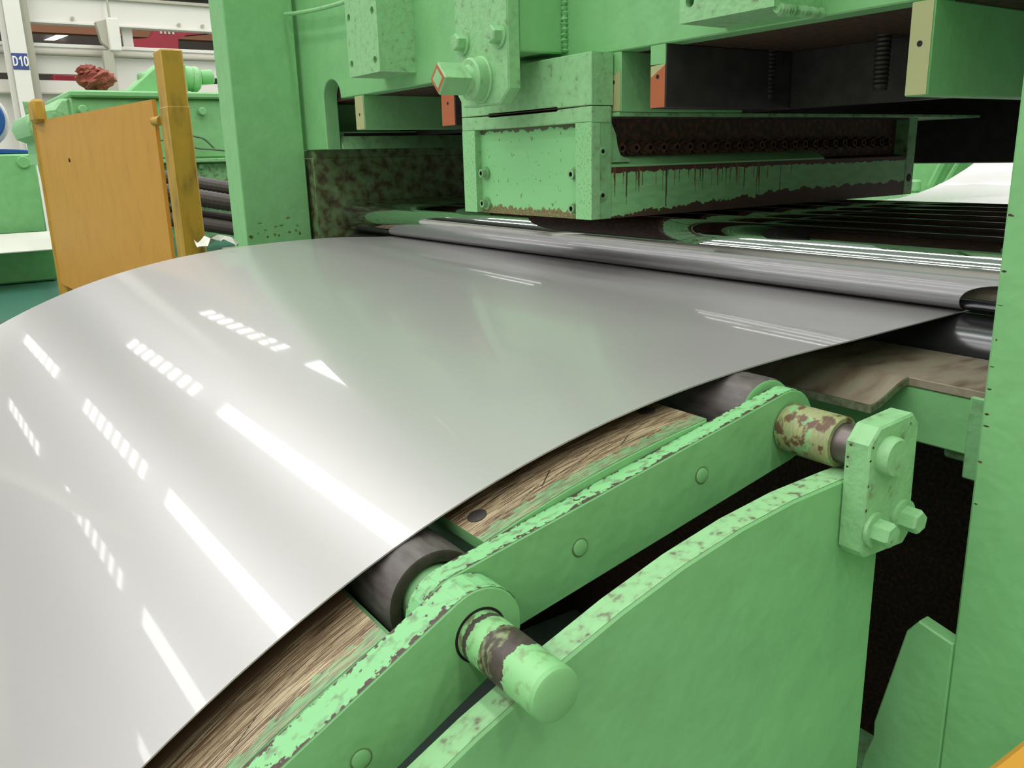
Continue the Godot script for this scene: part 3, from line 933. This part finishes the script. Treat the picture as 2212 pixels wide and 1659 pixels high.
# ---------------------------------------------------------------- curved guide table
const PIN_A := Vector2(0.328, -0.0421)     # (z, y)
const PIN_B := Vector2(0.6215, -0.1006)
const PIN_C := Vector2(0.8853, -0.2404)

func stadium(a: Vector2, b: Vector2, r: float, steps := 14) -> Array:
	var out := []
	var d := (b - a).angle()
	for i in steps + 1:
		var t := d - PI / 2 + PI * i / steps
		out.append_array([b.x + r * cos(t), b.y + r * sin(t)])
	for i in steps + 1:
		var t := d + PI / 2 + PI * i / steps
		out.append_array([a.x + r * cos(t), a.y + r * sin(t)])
	return out

func link_bar(label: String, a: Vector2, b: Vector2, x0: float, x1: float, plugs: Array) -> void:
	var r := 0.0285
	var t := thing("link_bar", label, "bar", Vector3((x0 + x1) * 0.5, (a.y + b.y) * 0.5 - r, (a.x + b.x) * 0.5))
	var poly := stadium(a, b, r)
	var body := Shape.new()
	body.prism(pv(poly), 0, x0, x1, 0.001, true, true)
	# the worn upper edge, one surface of the bar
	var d := (b - a).normalized()
	var up := Vector2(-d.y, d.x) if d.x > 0 else Vector2(d.y, -d.x)
	var top := Shape.new()
	var pts := []
	for i in 7:
		var w := PI / 2 * (1.0 - i / 6.0)
		pts.append(a + up * r * cos(w) - d * r * sin(w))
	for i in range(1, 24):
		pts.append(a.lerp(b, i / 24.0) + up * r)
	for i in 7:
		var w := PI / 2 * (i / 6.0)
		pts.append(b + up * r * cos(w) + d * r * sin(w))
	var run := 0.0
	for i in pts.size() - 1:
		var p: Vector2 = pts[i]
		var q: Vector2 = pts[i + 1]
		var l := p.distance_to(q)
		var nn := Vector2(-(q - p).y, (q - p).x).normalized() * 0.0003
		var u0 := run / 0.36
		var u1 := (run + l) / 0.36
		run += l
		top.quad(Vector3(x0 + 0.0006, p.y + nn.y, p.x + nn.x), Vector3(x1 - 0.0006, p.y + nn.y, p.x + nn.x), Vector3(x1 - 0.0006, q.y + nn.y, q.x + nn.x), Vector3(x0 + 0.0006, q.y + nn.y, q.x + nn.x), Vector3(0, nn.y, nn.x), Vector2(u0, 0), Vector2(u0, 1), Vector2(u1, 1), Vector2(u1, 0))
	obj("body", [[body, M.green], [top, M.bar_top]], t)
	for p in plugs:
		var at := Vector3(x1, p[1], p[0])
		obj("plug", [[lt([0, 0.0066, 0.0002, 0.0066, 0.0002, 0.0058], at, Vector3.RIGHT, 24), M.mottled], [lt([0.0, 0.0056, 0.0009, 0.0054, 0.0012, 0.0046, 0.0012, 0.0], at, Vector3.RIGHT, 24), M.green]], t)

func guide_roller(label: String, at: Vector2, x1: float, ring: Material, face: Material) -> void:
	var t := thing("guide_roller", label, "roller", Vector3(-0.6, at.y - 0.033, at.x))
	var o := Vector3(-1.25, at.y, at.x)
	var l := x1 + 1.25
	obj("barrel", [[lt([0.0, 0.0, 0.0, 0.031, 0.002, 0.033, l - 0.004, 0.033, l - 0.001, 0.0318], o, Vector3.RIGHT, 64), M.rubber]], t)
	obj("end_ring", [[lt([l - 0.001, 0.0318, l, 0.0305, l, 0.0248, l - 0.005, 0.0238, l - 0.01, 0.023, l - 0.01, 0.022], o, Vector3.RIGHT, 64), ring]], t)
	obj("hub", [[lt([l - 0.01, 0.0222, l - 0.001, 0.022, l + 0.003, 0.0195, l + 0.0045, 0.0155, l + 0.0045, 0.0], o, Vector3.RIGHT, 48), face]], t)

func wear_plate(label: String, z0: float, z1: float, off: float, x1: float, screws: Array) -> void:
	var t := thing("wear_plate", label, "plate", Vector3(-0.6, guide((z0 + z1) * 0.5, off + 0.012).y, (z0 + z1) * 0.5))
	var top := Shape.new()
	var body := Shape.new()
	var poly := []
	var count := 14
	for i in count + 1:
		var p := guide(lerpf(z0, z1, float(i) / count), off)
		poly.append_array([p.x, p.y])
	for i in count + 1:
		var p := guide(lerpf(z1, z0, float(i) / count), off + 0.011)
		poly.append_array([p.x, p.y])
	body.prism(pv(poly), 0, -1.3, x1, 0.001)
	for i in count:
		var p := guide(lerpf(z0, z1, float(i) / count), off - 0.0003)
		var q := guide(lerpf(z0, z1, float(i + 1) / count), off - 0.0003)
		var u0 := float(i) / count
		var u1 := float(i + 1) / count
		top.quad(Vector3(x1 - 0.0005, p.y, p.x), Vector3(x1 - 0.0005, q.y, q.x), Vector3(x1 - 0.055, q.y, q.x), Vector3(x1 - 0.055, p.y, p.x), Vector3(0, 1, 0.2), Vector2(u0, 0), Vector2(u1, 0), Vector2(u1, 1), Vector2(u0, 1))
	var under := Shape.new()
	for i in count:
		var p := guide(lerpf(z0, z1, float(i) / count), off - 0.0003)
		var q := guide(lerpf(z0, z1, float(i + 1) / count), off - 0.0003)
		under.quad(Vector3(x1 - 0.055, p.y, p.x), Vector3(x1 - 0.055, q.y, q.x), Vector3(-1.29, q.y, q.x), Vector3(-1.29, p.y, p.x), Vector3(0, 1, 0.2))
	obj("slab", [[body, M.green], [top, M.wear], [under, M.wear_dark]], t)
	for s in screws:
		var p := guide(s[1], off - 0.0006)
		var sl := (y_right(s[1] + 0.005) - y_right(s[1] - 0.005)) / 0.01
		obj("screw_head", [[lt([-0.002, 0.0, -0.002, 0.0062, 0.0003, 0.0066, 0.0005, 0.006, 0.0003, 0.0], Vector3(s[0], p.y, p.x), Vector3(0, 1, -sl).normalized(), 24), M.dark_steel_and_shade]], t)

func plate_profile() -> Array:
	return [0.2975, -0.0615, 0.345, -0.0615, 0.40, -0.0635, 0.45, -0.0695, 0.50, -0.0795, 0.55, -0.0935, 0.60, -0.111, 0.65, -0.1315, 0.70, -0.1555, 0.75, -0.184, 0.80, -0.217, 0.85, -0.255, 0.90, -0.298, 0.95, -0.345, 1.0, -0.4, 1.0, -1.29, 0.2975, -1.29]

func guide_table() -> void:
	guide_roller("dark grey guide roller under the strip, nearer the deck lip", PIN_A, 0.0285, M.green, M.green_dirty)
	guide_roller("dark grey guide roller under the strip, beside the banded pin", PIN_B, 0.0225, M.rubber_dark, M.green_dirty)
	wear_plate("scratched brown wear plate under the strip, between the two rollers", 0.402, 0.597, 0.012, 0.0345, [[0.006, 0.584], [-0.012, 0.418]])
	wear_plate("scratched brown wear plate under the strip, at the bottom of the picture", 0.672, 0.93, 0.017, 0.0425, [])
	# frame members below the wear plates
	for q in [[0.408, 0.59, 0.0235, 0.033, "green support bar under the upper wear plate"], [0.668, 0.93, 0.0285, 0.052, "grey-green support bar under the lower wear plate"]]:
		var poly := []
		for i in 11:
			var p := guide(lerpf(q[0], q[1], i / 10.0), q[2])
			poly.append_array([p.x, p.y])
		for i in 11:
			var p := guide(lerpf(q[1], q[0], i / 10.0), q[2] + 0.045)
			poly.append_array([p.x, p.y])
		tag(obj("support_bar", [[pr(poly, 0, -1.3, q[3], 0.001), M.green_dirty]]), q[4], "bar")
	link_bar("long green link bar with a scuffed top edge, joining both rollers", PIN_A, PIN_B, 0.0345, 0.0495, [[0.4209, -0.0591], [0.5308, -0.0821]])
	link_bar("green link bar at the picture bottom, behind the banded pin", PIN_B, PIN_C, 0.0505, 0.072, [[0.6989, -0.1468]])
	# pins
	var a := thing("pivot_pin", "upper pivot pin with a stained sleeve, held by the bracket", "pin", Vector3(0.09, PIN_A.y, PIN_A.x))
	obj("shaft", [[rd(Vector3(0.033, PIN_A.y, PIN_A.x), Vector3(0.1145, PIN_A.y, PIN_A.x), 0.0142, 40), M.bare]], a)
	obj("end_face", [[lt([0.0, 0.0, 0.0, 0.0138, 0.022, 0.0138, 0.0245, 0.0125, 0.0245, 0.0], Vector3(0.1145, PIN_A.y, PIN_A.x), Vector3.RIGHT, 40), M.green_pale]], a)
	var sl := lt([0.0, 0.0145, 0.0, 0.0182, 0.001, 0.0188, 0.0445, 0.0188, 0.0458, 0.0178, 0.0458, 0.0145], Vector3(0.0505, PIN_A.y, PIN_A.x), Vector3.RIGHT, 48)
	for i in sl.uv.size():
		sl.uv[i] = Vector2(sl.uv[i].x, sl.uv[i].y / 0.046)
	obj("sleeve", [[sl, M.sleeve]], a)
	var b := thing("pivot_pin", "lower pivot pin with dark worn bands across its green paint", "pin", Vector3(0.1, PIN_B.y, PIN_B.x))
	var sb := lt([0.028, 0.0, 0.028, 0.0152, 0.14, 0.0152], Vector3(0, PIN_B.y, PIN_B.x), Vector3.RIGHT, 56)
	for i in sb.uv.size():
		sb.uv[i] = Vector2(sb.uv[i].x, sb.uv[i].y / 0.16)
	obj("shaft", [[sb, M.pin_bands]], b)
	obj("end_face", [[lt([0.14, 0.0152, 0.1428, 0.0146, 0.144, 0.0128, 0.144, 0.0], Vector3(0, PIN_B.y, PIN_B.x), Vector3.RIGHT, 56), M.green]], b)
	obj("gap_shade_ring", [[lt([0.0721, 0.0168, 0.0724, 0.0168, 0.0724, 0.0152], Vector3(0, PIN_B.y, PIN_B.x), Vector3.RIGHT, 48), M.dark]], b)  # dark ring painted as the shade of a gap round the pin
	# side plates of the table
	var sp := thing("side_plate", "large curved green side plate in front of the link bars", "plate", Vector3(0.1, -1.29, 0.6))
	var prof := plate_profile()
	obj("web", [[pr(prof, 0, 0.091, 0.1118, 0.0016), M.green]], sp)
	var rim := Shape.new()
	var top := pv(prof)
	for i in range(0, 14):
		var p := top[i]
		var q := top[i + 1]
		for k in 3:
			var pa := p.lerp(q, k / 3.0)
			var pb := p.lerp(q, (k + 1) / 3.0)
			rim.quad(Vector3(0.0925, pa.y + 0.0004, pa.x), Vector3(0.1103, pa.y + 0.0004, pa.x), Vector3(0.1103, pb.y + 0.0004, pb.x), Vector3(0.0925, pb.y + 0.0004, pb.x), Vector3.UP)
	obj("flame_cut_edge", [[rim, M.edge_dirty]], sp)
	tag(obj("side_plate", [[pr(prof, 0, -1.36, -1.34, 0.002), M.green_dirty]]), "unseen curved green side plate added on the far side of the guide table to keep light out", "plate")  # hidden by the strip, added to stop light leaking in below it
	# bracket
	var k := thing("pin_bracket", "pale green bracket with chamfered corners and two hex bolts", "bracket", Vector3(0.121, -0.118, 0.32))
	obj("plate", [[pr([0.349, -0.0315, 0.3385, -0.0205, 0.300, -0.0175, 0.2925, -0.0255, 0.2915, -0.11, 0.298, -0.1165, 0.3435, -0.1145, 0.349, -0.1085], 0, 0.112, 0.131, 0.0014), M.green_pale]], k)
	for q in [[0.131, -0.033, 0.3455], [0.131, -0.042, 0.3472], [0.131, -0.06, 0.3474], [0.131, -0.0245, 0.303], [0.131, -0.078, 0.3475]]:
		chip(Vector3(q[0], q[1], q[2]), Vector3.RIGHT, rng.randf_range(0.0008, 0.002), rng.randf_range(0.0006, 0.0018), k, M.rusty)
	for y in [-0.043, -0.034, -0.05]:
		chip(Vector3(0.114 + rng.randf_range(0.0, 0.003), y, 0.349), Vector3.BACK, 0.0014, 0.0012, k, M.rusty)
	hex_bolt(Vector3(0.131, -0.0945, 0.3365), Vector3.RIGHT, 0.0088, 0.0125, k, M.green_pale)
	hex_bolt(Vector3(0.131, -0.0935, 0.3035), Vector3.RIGHT, 0.0088, 0.0125, k, M.green_pale)
	# guard rail at the lower right corner
	tag(obj("guard_rail", [[bx(0.3, -0.155, 0.3, 0.36, -0.0885, 1.4, 0.004), M.yellow]]), "yellow guard rail in the lower right corner of the picture", "rail")

# ---------------------------------------------------------------- what stands to the left, beyond the strip
func left_background() -> void:
	# gate: its right edge by the yellow post, its left edge farther off
	var gt := thing("guard_gate", "yellow sheet metal gate with scuffed paint, left of the yellow post", "gate", Vector3(-3.2, -0.4, 0.27))
	var a := Vector3(-2.45, 0.357, 0.192)
	var b := Vector3(-4.02, 0.363, 0.345)
	var d := (a - b).normalized()
	var nn := Vector3(-d.z, 0, d.x)
	if nn.z < 0:
		nn = -nn
	var sheet := Shape.new()
	var q := []
	for s in [0.0, 0.012]:
		for p in [[a, 0.0], [b, 0.0], [b, -0.72], [a, -0.76]]:
			q.append((p[0] as Vector3) + Vector3(0, p[1], 0) - nn * s)
	sheet.quad(q[0], q[1], q[2], q[3], nn)
	sheet.quad(q[4], q[5], q[6], q[7], -nn)
	for i in 4:
		var j := (i + 1) % 4
		sheet.quad(q[i], q[j], q[4 + j], q[4 + i], (q[i] + q[j]) * 0.5 - (q[0] + q[2]) * 0.5)
	obj("sheet", [[sheet, M.yellow]], gt)
	obj("edge_frame", [[tb([b - nn * 0.02 + Vector3(0, 0.02, 0), b - nn * 0.02 + Vector3(0, -1.6, 0)], [0.03], 4), M.yellow_old]], gt)
	obj("hinge_lug", [[bx(b.x + 0.02, b.y - 0.01, b.z - 0.03, b.x + 0.19, b.y + 0.085, b.z + 0.02, 0.012), M.yellow_old]], gt)
	obj("latch_pin", [[rd(a + Vector3(0.0, -0.065, 0), a + Vector3(0.062, -0.065, -0.006), 0.014, 12), M.yellow_old]], gt)
	obj("rivet", [[rd(b.lerp(a, 0.32) + Vector3(0, -0.17, 0), b.lerp(a, 0.32) + Vector3(0, -0.17, 0) + nn * 0.004, 0.008, 10), M.rusty]], gt)
	var yp := thing("guard_post", "square yellow post standing right of the yellow gate", "post", Vector3(-2.32, -1.3, 0.16))
	obj("tube", [[bx(-2.385, -1.3, 0.122, -2.3, 0.487, 0.187, 0.004), M.yellow_old]], yp)
	obj("sleeve", [[bx(-2.387, -1.3, 0.120, -2.298, 0.33, 0.189, 0.004), M.yellow_old]], yp)

	# green machine behind the gate
	var m := thing("gear_housing", "long green machine housing with round bolt heads, behind the yellow post", "machine", Vector3(-4.6, -1.3, -0.2))
	obj("housing", [[bx(-5.0, 0.19, -0.95, -4.2, 0.48, 0.165, 0.01), M.green]], m)
	obj("lid", [[bx(-5.0, 0.48, -0.95, -4.17, 0.512, 0.165, 0.008), M.green]], m)
	obj("flange", [[bx(-5.0, 0.17, -0.95, -4.17, 0.19, 0.0, 0.004), M.green_pale]], m)
	obj("lower_body", [[bx(-5.0, 0.06, -0.95, -4.22, 0.17, 0.0, 0.01), M.green_dirty]], m)
	obj("plinth", [[bx(-5.0, -0.505, -0.95, -4.4, 0.06, 0.0), M.green_dirty]], m)
	for p in [[0.455, 0.116], [0.457, -0.068], [0.449, -0.436], [0.452, -0.75]]:
		obj("bolt_head", [[rd(Vector3(-4.2, p[0] - 0.03, p[1]), Vector3(-4.165, p[0] - 0.03, p[1]), 0.02, 16, 0.004), M.green]], m)
	for z in [-0.16, -0.406]:
		obj("screw", [[rd(Vector3(-4.22, 0.15, z), Vector3(-4.2, 0.15, z), 0.014, 12, 0.002), M.green_dirty]], m)
	var gb := thing("end_cover", "dull green end cover left of the long housing, behind the gate's hinge", "cover", Vector3(-4.5, 0.2, 0.26))
	obj("cover", [[pr([0.165, 0.18, 0.165, 0.475, 0.20, 0.475, 0.235, 0.435, 0.30, 0.425, 0.345, 0.40, 0.36, 0.36, 0.345, 0.31, 0.30, 0.29, 0.30, 0.18], 0, -4.9, -4.2, 0.012), M.green_pale]], gb)
	obj("plug", [[rd(Vector3(-4.2, 0.388, 0.215), Vector3(-4.19, 0.388, 0.215), 0.026, 16), M.green_dirty]], gb)
	# motor with a slanted bracket on top
	var mo := thing("green_motor", "small green motor with a slanted bracket on top of the housing", "motor", Vector3(-4.4, 0.512, -0.35))
	obj("slanted_bracket", [[pr([-0.115, 0.512, -0.29, 0.66, -0.42, 0.66, -0.42, 0.512], 0, -4.5, -4.33, 0.008), M.green]], mo)
	obj("motor_body", [[rd(Vector3(-4.4, 0.6, -0.36), Vector3(-4.4, 0.59, -0.5), 0.062, 24, 0.012), M.green]], mo)
	obj("cap", [[rd(Vector3(-4.39, 0.6, -0.5), Vector3(-4.385, 0.605, -0.57), 0.037, 20, 0.008), M.green]], mo)
	obj("strap", [[lt([0.0, 0.064, 0.012, 0.066, 0.024, 0.064], Vector3(-4.4, 0.592, -0.46), Vector3(0, -0.07, -1), 24), M.green_pale]], mo)
	obj("coupling", [[rd(Vector3(-4.4, 0.57, -0.2), Vector3(-4.4, 0.585, -0.36), 0.05, 20, 0.01), M.green_dirty]], mo)
	# bundle of red cloth
	var s := Shape.new()
	var cn := noise(31, 3.0, 3)
	for part in [[Vector3(-4.4, 0.577, 0.0), 0.07, 0.05], [Vector3(-4.4, 0.615, 0.03), 0.04, 0.028]]:
		var rows := 12
		var segs := 20
		var at: Vector3 = part[0]
		var pts := []
		for i in rows + 1:
			var row := PackedVector3Array()
			for kk in segs:
				var ph := PI * i / rows
				var th := TAU * kk / segs
				var dir := Vector3(sin(ph) * cos(th), cos(ph), sin(ph) * sin(th))
				var rr := 1.0 + 0.55 * cn.get_noise_3dv(dir * 1.0 + at)
				row.append(at + dir * Vector3(part[1], part[2], part[1] * 1.2) * rr)
			pts.append(row)
		for i in rows:
			for kk in segs:
				var k2 := (kk + 1) % segs
				s.quad(pts[i][kk], pts[i][k2], pts[i + 1][k2], pts[i + 1][kk], (pts[i][kk] as Vector3) - at + Vector3(0, 0.001, 0))
	tag(obj("cloth_bundle", [[s, M.red_cloth]], null, 50.0), "crumpled bundle of red cloth lying on the green housing", "cloth")
	# cables on the housing
	tag(obj("drooping_cable", [[tb(smooth_path([Vector3(-4.15, 0.33, -0.31), Vector3(-4.15, 0.30, -0.37), Vector3(-4.15, 0.285, -0.42), Vector3(-4.15, 0.25, -0.455), Vector3(-4.15, 0.232, -0.47)]), [0.0055], 6), M.cable]]), "thin cable drooping over the green housing, upper one", "cable")
	tag(obj("drooping_cable", [[tb(smooth_path([Vector3(-4.14, 0.285, -0.18), Vector3(-4.14, 0.262, -0.33), Vector3(-4.14, 0.24, -0.38), Vector3(-4.14, 0.232, -0.46), Vector3(-4.14, 0.22, -0.56)]), [0.0055], 6), M.cable]]), "thin cable drooping over the green housing, lower one", "cable")
	# hoses
	var hs := [[0.095, 0.064, 0.034, "ribbed dark hose, uppermost beside the yellow post"], [0.035, 0.0, 0.038, "ribbed dark hose, second from the top beside the yellow post"], [-0.035, -0.07, 0.024, "dark hose, third from the top beside the yellow post"], [-0.075, -0.112, 0.03, "dark dusty hose, lowest beside the yellow post"]]
	for i in hs.size():
		var h: Array = hs[i]
		var path := []
		var radii := []
		for kk in 61:
			var t := kk / 60.0
			path.append(Vector3(-3.4 - 0.08 * (1 - i % 2), lerpf(h[0] + 0.04, h[1] - 0.05, t), lerpf(0.08, -0.5, t)))
			radii.append(h[2] * ((1.0 if kk % 2 == 0 else 0.93) if i < 2 else 1.0))
		tag(obj("hose", [[tb(path, radii, 14), M.hose]], null, 20.0), h[3], "hose")
	tag(obj("hose_trough", [[bx(-4.0, -1.3, -0.8, -3.2, -0.2, 0.1, 0.01), M.floor_teal]]), "dark green trough below the hoses", "trough")

	# cabinet, blue drums and the bright strip of the next line at the left picture edge
	var cb := thing("green_cabinet", "plain green cabinet at the left picture edge below the blue drum", "cabinet", Vector3(-5.8, -0.505, 0.6))
	obj("body", [[bx(-6.2, -0.215, 0.205, -5.5, 0.247, 1.2, 0.01), M.green]], cb)
	obj("boss", [[rd(Vector3(-5.5, 0.2, 0.27), Vector3(-5.485, 0.2, 0.27), 0.035, 20, 0.004), M.green]], cb)
	obj("base", [[bx(-6.2, -0.5, 0.19, -5.45, -0.3, 1.2, 0.01), M.green]], cb)
	obj("toe_board", [[bx(-6.2, -0.505, 0.22, -5.5, -0.49, 1.2), M.dark]], cb)
	tag(obj("bright_sheet", [[pr([-5.44, -0.205, -5.1, -0.285, -5.1, -0.29, -5.44, -0.21], 2, 0.17, 1.25), M.white]]), "bright steel sheet, white for the lamp light it reflects, crossing in front of the green cabinet", "sheet")  # steel; the white colour stands in for reflected lamps
	var bd := thing("blue_drum", "blue drum with a white flange at the left picture edge", "drum", Vector3(-5.8, 0.45, 0.47))
	obj("drum", [[rd(Vector3(-6.1, 0.447, 0.46), Vector3(-5.5, 0.447, 0.46), 0.135, 40, 0.01), M.blue]], bd)
	obj("flange", [[rd(Vector3(-6.1, 0.447, 0.46), Vector3(-5.62, 0.447, 0.46), 0.165, 40, 0.01), M.white]], bd)
	var bs := Shape.new()
	var arc := []
	for i in 13:
		var t := PI * i / 12.0
		arc.append_array([0.42 + 0.25 * cos(t), 0.25 + 0.028 * sin(t)])
	bs.prism(pv(arc), 0, -6.0, -5.52, 0.004)
	tag(obj("blue_drum", [[bs, M.blue]]), "low blue drum top showing just above the green cabinet", "drum")
	tag(obj("leaning_bar", [[pr([0.245, 0.527, 0.209, 0.527, 0.178, 0.036, 0.13, -0.25, 0.165, -0.25, 0.211, 0.038], 0, -5.3, -5.25, 0.004), M.green_dirty]]), "grey-green bar leaning behind the gate's hinge side", "bar")
	# sunken floor of the next line
	tag(obj("floor_plinth", [[bx(-7.0, -1.3, -0.6, -4.0, -0.505, 3.0, 0.02), M.floor_teal]]), "teal platform on which the green cabinet stands", "platform")
	# machine at the entry side, seen under the crossbeam at the right
	var en := thing("entry_guide", "green entry guide with slanted ribs behind the leveller", "machine", Vector3(-2.0, -0.1, -3.2))
	obj("side_wall", [[bx(-3.2, -0.6, -3.4, -1.45, 0.6, -3.25, 0.01), M.green]], en)
	obj("ledge", [[bx(-3.2, -0.1, -3.25, -1.5, -0.06, -3.0, 0.006), M.green_pale]], en)
	obj("slanted_rib", [[tb([Vector3(-1.9, -0.06, -3.2), Vector3(-1.72, 0.35, -3.2)], [0.022], 8), M.green]], en)
	obj("slanted_rib", [[tb([Vector3(-1.84, -0.06, -3.2), Vector3(-1.62, 0.35, -3.2)], [0.014], 8), M.green]], en)
	obj("valve", [[rd(Vector3(-1.95, -0.06, -3.15), Vector3(-1.95, 0.0, -3.15), 0.035, 14, 0.01), M.green_pale]], en)
